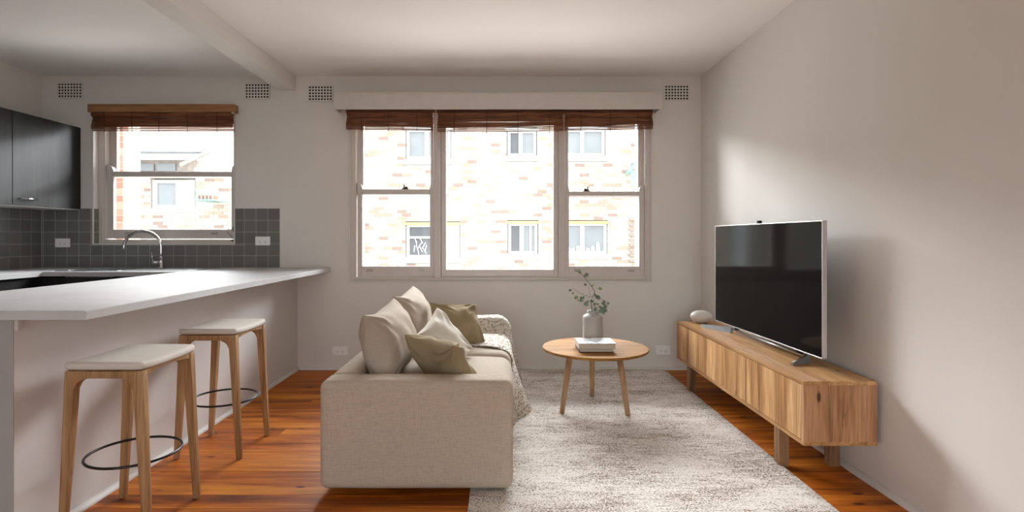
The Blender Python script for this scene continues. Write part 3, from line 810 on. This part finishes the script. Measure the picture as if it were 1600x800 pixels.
def leafmesh(c, r, ax, nrm, el=1.0):
    b = BM(); ax = Vector(ax).normalized(); nrm = Vector(nrm).normalized(); sd = nrm.cross(ax).normalized()
    n = 12; ctr = b.verts.new(c - nrm*r*.12); rim = []
    for k in range(n):
        a = 2*PI*k/n; rr = r*(1+.12*math.cos(a))
        rim.append(b.verts.new(c + ax*math.cos(a)*rr*el + sd*math.sin(a)*r*.8 + nrm*r*.1*abs(math.sin(a))))
    for k in range(n): b.faces.new((ctr, rim[k], rim[(k+1) % n]))
    tube(b, [c-ax*r*1.5, c-ax*r*.9], .0009, 5)
    return b
lv = [(188, 103, 20, -.03, 0), (185, 185, 13, 0, 0), (60, 235, 13, .02, 0), (118, 293, 16, .03, 1), (150, 300, 15, .02, 0), (157, 322, 16, .03, 0), (128, 318, 11, .02, 1), (195, 350, 22, .03, 0),
      (278, 285, 21, -.03, 0), (243, 325, 18, .01, 0), (270, 398, 22, .02, 0), (345, 352, 20, .03, 0), (322, 410, 22, .03, 0), (350, 400, 22, .01, 0), (330, 322, 13, -.05, 0), (362, 335, 12, -.05, 0),
      (85, 262, 12, .03, 1), (300, 405, 14, .0, 0), (343, 425, 15, .04, 0), (130, 80, 16, -.03, 1), (210, 330, 12, .03, 0), (262, 268, 10, -.01, 0), (300, 215, 15, -.03, 1), (228, 300, 13, .0, 0), (258, 345, 15, -.02, 0), (312, 375, 14, .02, 0), (358, 372, 16, .02, 0), (335, 385, 17, .0, 0), (290, 300, 12, -.03, 0), (172, 296, 13, .02, 0), (240, 190, 10, -.02, 1), (285, 345, 12, -.02, 1), (105, 300, 11, .02, 0)]
rl = random.Random(3)
for (qx, qy, r, dy, k) in lv:
    c = cp(qx, qy, dy); bmm = leafmesh(c, r/5.333*3.87/850*1.05, (rl.uniform(-1, 1), rl.uniform(-.5, .5), rl.uniform(-1, .6)), (rl.uniform(-.5, .5), -1, rl.uniform(.1, .9)))
    part('leaf', bmm, M_leaf2 if k else M_leaf, t, True)
# books
def bookcover():
    m, nt, b = nodes('photo_cover'); v = coords(nt, 'World', (16, 40, 1), False)
    n = noise_n(nt, v, 1, 4, .6, 1.2)
    L(nt, ramp(nt, n, [(.44, lin('1c1c1e')), (.48, lin('777a80')), (.52, lin('b4b3b2')), (.6, lin('bcbab8'))]), b.inputs['Base Color'])
    b.inputs['Roughness'].default_value = .35; return m
M_page = pmat('book_pages', 'd0c6b4', .9, var=.06, vs=300); M_wcov = pmat('white_cover', 'c4c2bf', .4)
def book(x0, x1, y0, y1, z0, z1, covm, topm, label):
    t = thing('book', ((x0+x1)/2, (y0+y1)/2, z0), label, 'book', 'books on the round table')
    part('back_cover', B(x0, x1, y0, y1, z0, z0+.0028, bev=.0006), covm, t)
    part('spine', B(x0, x0+.003, y0, y1, z0+.0029, z1-.0029), covm, t)
    part('pages', B(x0+.0035, x1-.005, y0+.004, y1-.004, z0+.003, z1-.003), M_page, t)
    part('front_cover', B(x0, x1, y0, y1, z1-.0028, z1, bev=.0006), topm, t)
    return t
book(.500, .722, 3.515, 3.70, TZ+.001, TZ+.024, M_black, M_black, 'black-covered book at the bottom of the stack on the round table')
book(.496, .737, 3.50, 3.70, TZ+.025, TZ+.061, M_wcov, bookcover(), 'white book with black-and-white cover picture, on top of the stack')

# ---------------------------------------------------------------- console
cx0, cx1, cy0, cy1, cz0, cz1 = 1.400, 1.742, 2.523, 4.349, .204, .503
t = thing('tv_console', ((cx0+cx1)/2, (cy0+cy1)/2, 0), 'long low oak media console with three doors along the right wall', 'console')
part('top_panel', B(cx0, cx1, cy0, cy1, cz1-.018, cz1, bev=.001), M_con_x, t)
part('bottom_panel', B(cx0, cx1, cy0, cy1, cz0, cz0+.018, bev=.001), M_con_x, t)
part('side_panel', B(cx0, cx1, cy0, cy0+.018, cz0+.0181, cz1-.0181), M_con_e, t)
part('side_panel', B(cx0, cx1, cy1-.018, cy1, cz0+.0181, cz1-.0181), M_con_e, t)
part('back_panel', B(cx1-.008, cx1-.002, cy0+.019, cy1-.019, cz0+.0181, cz1-.0181), M_cleg, t)
part('carcass_shadow_liner', B(cx0+.03, cx1-.01, cy0+.02, cy1-.02, cz0+.019, cz1-.019), M_dark, t)
ds = [cy0+.0195, 3.123, 3.730, cy1-.0195]
for a, c in zip(ds, ds[1:]):
    part('door', B(cx0+.002, cx0+.02, a+.0035, c-.0035, cz0+.0215, cz1-.0215, bev=.0008), M_con_d, t)
for yy in (2.80, 4.13):
    for xx in (1.44, 1.70):
        part('leg', B(xx-.026, xx+.026, yy-.028, yy+.028, 0.0005, cz0-.0005, bev=.003), M_cleg, t)
# pebble vase
pc = (1.557, 4.25, cz1)
prof = [(.030, 0), (.045, .004), (.070, .022), (.082, .045), (.0835, .055), (.078, .070), (.062, .085), (.040, .094), (.018, .099), (.014, .0985), (.012, .090), (.001, .088)]
o = part('pebble_vase', lathe(BM(), pc, prof, 48, 1, .8), pmat('off_white_glaze', 'cfcac3', .3, var=.03), None, True, org=pc)
tag(o, 'squat off-white pebble-shaped vase on the far end of the console', 'vase')
# television
tv = thing('television', (1.575, 3.30, cz1), 'large black flat-screen television in thin silver frame on the oak console', 'television')
xa, xb = 1.560, 1.592; ya, yb = 2.675, 3.935; za, zb = .570, 1.254
part('rear_housing', cushion(xa+.016, xb+.03, ya+.05, yb-.05, za+.05, zb-.08, .014, cuts=6), M_dark, tv, True)
part('housing', B(xa+.006, xb-.01, ya+.002, yb-.002, za+.002, zb-.002, bev=.003), M_black, tv)
b = BM(); f = .007
box(b, xa-.001, xb-.008, ya, ya+f*.6, za, zb, .001); box(b, xa-.001, xb-.008, yb-f*.6, yb, za, zb, .001); box(b, xa-.001, xb-.008, ya, yb, za, za+f, .001); box(b, xa-.001, xb-.008, ya, yb, zb-f*.6, zb, .001)
part('frame', b, pmat('silver_trim', 'c9c6c4', .25, metal=.85), tv)
m, nt, bb = nodes('tv_screen'); bb.inputs['Base Color'].default_value = lin('100f0f'); bb.inputs['Roughness'].default_value = .08; bb.inputs['Specular IOR Level'].default_value = .09
tn = nt.nodes.new('ShaderNodeTexNoise'); tn.inputs['Scale'].default_value = 3
part('screen', B(xa+.0005, xa+.007, ya+.0045, yb-.0045, za+.0075, zb-.0045), m, tv)
part('brand_mark', B(xa-.0018, xa-.0009, 3.27, 3.335, za+.0015, za+.0055), pmat('pale_print', 'dcdcdc', .5), tv)
part('camera_nub', B(xa+.004, xa+.022, 3.305, 3.335, zb+.0005, zb+.02, bev=.003), M_dark, tv)
b = BM()
bx = 1.622
tube(b, [(bx, 2.90, .533), (bx, 3.35, .533), (bx, 3.80, .533)], .008, 10)
part('stand_bar', b, M_steel, tv, True)
for (p0, p1) in (((bx, 2.90, .535), (1.500, 2.835, .512)), ((bx, 3.80, .535), (1.52, 4.08, .512))):
    a = Vector(p0); c = Vector(p1); d = (c-a); b = BM(); n = 8; sd = Vector((0, 0, 1)).cross(d).normalized()
    rows = []
    for k in range(n+1):
        f_ = k/n; p = a+d*f_; hw = .016*(1-.35*f_); top = .535+.014*(1-f_)-.014*f_**.6; p.z = cz1+.001
        rows.append([b.verts.new(q) for q in (p-sd*hw, p+sd*hw, Vector((p.x, p.y, top))+sd*hw*.4, Vector((p.x, p.y, top))-sd*hw*.4)])
    for r0, r1 in zip(rows, rows[1:]):
        for k in range(4): b.faces.new((r0[k], r0[(k+1) % 4], r1[(k+1) % 4], r1[k]))
    b.faces.new(rows[0]); b.faces.new(rows[-1])
    part('stand_foot', b, M_steel, tv)
for yn in (2.95, 3.70): part('stand_neck', B(bx-.006, bx+.006, yn, yn+.05, .535, .64), M_dark, tv)
tv.rotation_euler = (0, 0, D_(-1.5) * -1)

# ---------------------------------------------------------------- outside
FY = 14.0; sc = 850/FY
def fx(p): return (p-784)/sc
def fz(p): return H-(p-371)/sc
CB = .0857; LB = .2405
def brick_wall(root, x0, x1, z0, z1, yf, holes, m, focus, bw=LB, bh=CB, nmax=300):
    cells = []; r = 0; z = z0
    while z < z1-.02:
        x = x0-(bw/2 if r % 2 else 0)
        while x < x1-.01:
            a, c = max(x, x0), min(x+bw-.01, x1)
            if c-a > .03:
                segs = [(a, c)]
                for (hx0, hx1, hz0, hz1) in holes:
                    if z+bh-.01 > hz0 and z < hz1:
                        ns = []
                        for (s0, s1) in segs:
                            if s1 <= hx0 or s0 >= hx1: ns.append((s0, s1)); continue
                            if hx0-s0 > .03: ns.append((s0, hx0))
                            if s1-hx1 > .03: ns.append((hx1, s1))
                        segs = ns
                for s0, s1 in segs: cells.append((s0, s1, z, z+bh-.01))
            x += bw
        z += bh; r += 1
    cells.sort(key=lambda q: (Vector(((q[0]+q[1])/2, q[2]))-Vector(focus)).length + (0 if q[1]-q[0] > .2 else 50))
    rb = random.Random(11)
    def tone(g):
        v = g.random(); return next(i for i, w_ in enumerate(W_brick) if v <= w_)
    for (a, c, e, f_) in cells[:nmax]:
        d = rb.uniform(0, .004); part('brick', B(a, c, yf-.010-d, yf+.01, e, f_), m[tone(rb)], root, org=(a, yf, e))
    rest = BM()
    for (a, c, e, f_) in cells[nmax:]:
        d = rb.uniform(0, .004); n0 = len(rest.faces); box(rest, a, c, yf-.010-d, yf+.01, e, f_); rest.faces.ensure_lookup_table(); tt = tone(rb)
        for q in range(n0, len(rest.faces)): rest.faces[q].material_index = tt
    if len(cells) > nmax: part('brickwork', rest, m, root, kind='stuff')
    else: rest.free()
ab = thing('apartment_block', (0, FY, -3), 'cream brick apartment block seen through the wide window', 'building')
wins = [(635, 718, 352, 403, 'l'), (794, 840, 350, 397, 'r'), (866+12, 948, 350, 397, 'r'), (635, 704, 203, 249, 'l'), (793, 838, 205, 244, 'r'), (880, 945, 203, 244, 'r')]
holes = []
for (a, c, e, f_, q) in wins: holes.append((fx(a)-.02, fx(c)+.02, fz(f_)-.14, fz(e)+.10))
X0, X1 = fx(570), fx(992)
b = BM()
# mortar backing with the openings cut out: vertical strips
xsn = sorted({X0, X1} | {h[0] for h in holes} | {h[1] for h in holes})
for a, c in zip(xsn, xsn[1:]):
    hs = sorted([(h[2], h[3]) for h in holes if h[0] < (a+c)/2 < h[1]])
    z = -3
    for (h0, h1) in hs:
        if h0 > z: box(b, a, c, FY, FY+.2, z, h0)
        z = max(z, h1)
    box(b, a, c, FY, FY+.2, z, 6.2)
part('wall_backing', b, M_mortar, ab)
part('rear_mass', B(X0, X1, FY+.6, FY+6, -3, 6.2), M_render, ab)
part('parapet', B(X0-.1, X1+.1, FY-.1, FY+6, 6.2, 6.35), M_render, ab)
brick_wall(ab, X0, X1, fz(432), 5.0, FY, holes, M_brick, (0, 2.0))
for i, (a, c, e, f_, q) in enumerate(wins):
    xa_, xb_, za_, zb_ = fx(a), fx(c), fz(f_), fz(e); ww = xb_-xa_
    b = BM(); frame_ring(b, xa_, xb_, FY+.03, FY+.12, za_, zb_, .07, .07, .07, .04, 0)
    xm = xa_+ww*(.46 if i != 0 else .62)
    box(b, xm-.05, xm+.05, FY+.03, FY+.12, za_, zb_)
    if i == 0: box(b, xa_, xm, FY+.04, FY+.1, za_+(zb_-za_)*.60, za_+(zb_-za_)*.60+.05)
    if i == 1: box(b, xb_-.2, xb_-.16, FY+.04, FY+.1, za_, zb_)
    wf = part('window', b, M_extw, ab)
    part('pane', B(xa_+.05, xm, FY+.09, FY+.1, za_+.03, zb_-.03), M_paned if i in (1, 0, 4) else M_pane, wf)
    part('pane', B(xm, xb_-.05, FY+.09, FY+.1, za_+.03, zb_-.03), M_pane if i else M_extw, wf)
    part('lintel', B(xa_-.06, xb_+.06, FY-.03, FY+.1, zb_+.005, zb_+.075), M_lintel if i < 3 else M_extw, wf)
    part('sill', B(xa_-.05, xb_+.05, FY-.05, FY+.1, za_-.13, za_-.005), M_extw, wf)
    if i == 2:
        q = BM(); rb = random.Random(4)
        for k in range(7): xx = xa_+ww*.15+k*ww*.11; hh = rb.uniform(.08, .26); tube(q, [(xx, FY+.06, za_+.06), (xx, FY+.06, za_+.06+hh*.7), (xx, FY+.06, za_+.06+hh)], [.05, .05, .02], 8)
        part('sill_ornament', q, M_extw, wf)
    if i == 0:
        q = BM()
        for k in range(14):
            xx = rb2 = random.Random(k).uniform(xa_+.1, xm-.1); z_ = random.Random(k+50).uniform(za_+.08, za_+.4)
            tube(q, [(xx, FY+.07, z_), (xx+random.Random(k+9).uniform(-.12, .12), FY+.06, z_+.16)], .012, 5)
        part('window_lattice', q, M_extw, wf)
b = BM(); tube(b, [(fx(566), FY-.08, -3), (fx(566), FY-.08, 2), (fx(566), FY-.08, 6)], .055, 10); part('downpipe', b, M_teal, ab, True)
b = BM(); tube(b, [(fx(998), FY-.08, -3), (fx(998), FY-.08, 2), (fx(998), FY-.08, 6)], .05, 10); part('downpipe', b, M_extw, ab, True)
# teal hood beside the corner
b = BM(); xh0, xh1 = fx(977), fx(992); prism(b, [(0, 0), (1, .28), (1, .22), (0, -.06)], lambda q: Vector((xh0+(xh1-xh0)*q[0], FY-.5, fz(270)+q[1])), lambda q: Vector((xh0+(xh1-xh0)*q[0], FY-.02, fz(270)+q[1])))
box(b, xh0+.03, xh1, FY-.45, FY-.41, fz(292), fz(270)); part('hood', b, M_teal, ab)
b = BM()
for k in range(9): box(b, fx(983), fx(991), FY-.06, FY-.018, fz(345+k*8), fz(341+k*8))
part('corner_quoin', b, pmat('dark_quoin', '8e847c', .9), ab)

# neighbouring house seen from the kitchen
HY = 14.0
hs = thing('neighbour_house', (-8.6, HY, -3), 'low brick house with tiled roof seen through the kitchen window', 'building')
hx0, hx1, hz1 = -11.5, fx(362)+.6, fz(268)
kw = (fx(237), fx(303), fz(325), fz(281)); kholes = [(kw[0]-.05, kw[1]+.05, kw[2]-.12, kw[3]+.05)]
b = BM(); box(b, hx0, kholes[0][0], HY, HY+.2, -3, hz1); box(b, kholes[0][1], hx1, HY, HY+.2, -3, hz1); box(b, kholes[0][0], kholes[0][1], HY, HY+.2, -3, kholes[0][2]); box(b, kholes[0][0], kholes[0][1], HY, HY+.2, kholes[0][3], hz1)
part('wall_backing', b, M_mortar, hs)
part('rear_mass', B(hx0, hx1, HY+.5, HY+5, -3, hz1), M_render, hs)
brick_wall(hs, -10.4, hx1, fz(372), hz1, HY, kholes, M_brick, (-8.5, 1.8))
b = BM(); frame_ring(b, kw[0], kw[1], HY+.03, HY+.1, kw[2], kw[3], .1, .1, .08, .08, 0); xm = (kw[0]*.4+kw[1]*.6); box(b, xm-.05, xm+.05, HY+.03, HY+.1, kw[2], kw[3]); box(b, kw[0]-.06, kw[1]+.06, HY-.04, HY+.1, kw[2]-.11, kw[2]-.01)
wf = part('window', b, M_extw, hs); part('pane', B(kw[0]+.05, xm, HY+.08, HY+.09, kw[2]+.03, kw[3]-.03), M_pane, wf); part('pane', B(xm, kw[1]-.05, HY+.08, HY+.09, kw[2]+.03, kw[3]-.03), M_extw, wf)
# dim storey strip below the eave, eave, gutter, tiled roof courses
ez = fz(250)
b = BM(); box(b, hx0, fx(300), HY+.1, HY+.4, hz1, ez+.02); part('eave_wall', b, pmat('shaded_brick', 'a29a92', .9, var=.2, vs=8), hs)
b = BM(); 
for a_, c_ in ((210, 238), (243, 272)): box(b, fx(a_), fx(c_), HY+.05, HY+.1, hz1+.02, fz(255))
part('high_window', b, M_pane, hs)
part('fascia', B(hx0, fx(330), HY-.35, HY-.30, ez-.02, ez+.18), M_extw, hs)
part('gutter', tube(BM(), [(hx0, HY-.40, ez+.16), (-9, HY-.40, ez+.16), (fx(332), HY-.40, ez+.16)], .05, 8), pmat('grey_gutter', '8b8f92', .6), hs, True)
NR = 12
for k in range(NR):
    y_ = HY-.42+k*.30; z_ = ez+.2+k*.15
    b = BM(); xe = fx(340)-k*.03
    box(b, hx0, xe, y_, y_+.33, z_, z_+.035)
    for v in b.verts:
        if v.co.y > y_+.2: v.co.z += .13
    part('roof_course', b, M_rooft, hs)
b = tube(BM(), [(fx(300), HY-.5, fz(262)), (fx(322), HY-.5, fz(252)), (fx(345), HY-.5, fz(240))], .05, 6); part('verge_board', b, pmat('weathered_board', 'a8a39c', .9), hs)
b = BM(); box(b, fx(332), fx(362), HY-.9, HY-.1, fz(317), fz(315)); 
for k in range(6): box(b, fx(333)+k*.09, fx(333)+k*.09+.02, HY-.9, HY-.88, fz(315), fz(300))
part('balcony_rail', b, M_teal, hs)
part('planter', B(fx(336), fx(356), HY-.8, HY-.5, fz(314), fz(309)), M_redbrick[0], hs)
# red brick pier close to the kitchen window
pr = thing('brick_pier', (-5.1, 7.1, -3), 'red brick pier at the left of the kitchen window view', 'pier')
PYY = 7.0; p1 = (192.5-784)*PYY/850; p0 = p1-.35
part('pier_core', B(p0+.008, p1-.008, PYY+.008, PYY+.34, -3, 3.6), M_mortar, pr)
z = .6; r = 0
while z < 3.4:
    cut = (p0+p1)/2 + (.06 if r % 2 else -.06)
    for a, c in ((p0, cut-.005), (cut+.005, p1)):
        part('brick', B(a, c, PYY-random.uniform(0, .003), PYY+.1, z, z+.076), random.choice(M_redbrick), pr, org=(a, PYY, z))
    z += .086; r += 1
g = part('ground', B(-60, 60, -40, 60, -3.2, -3), M_ground, None, kind='structure')
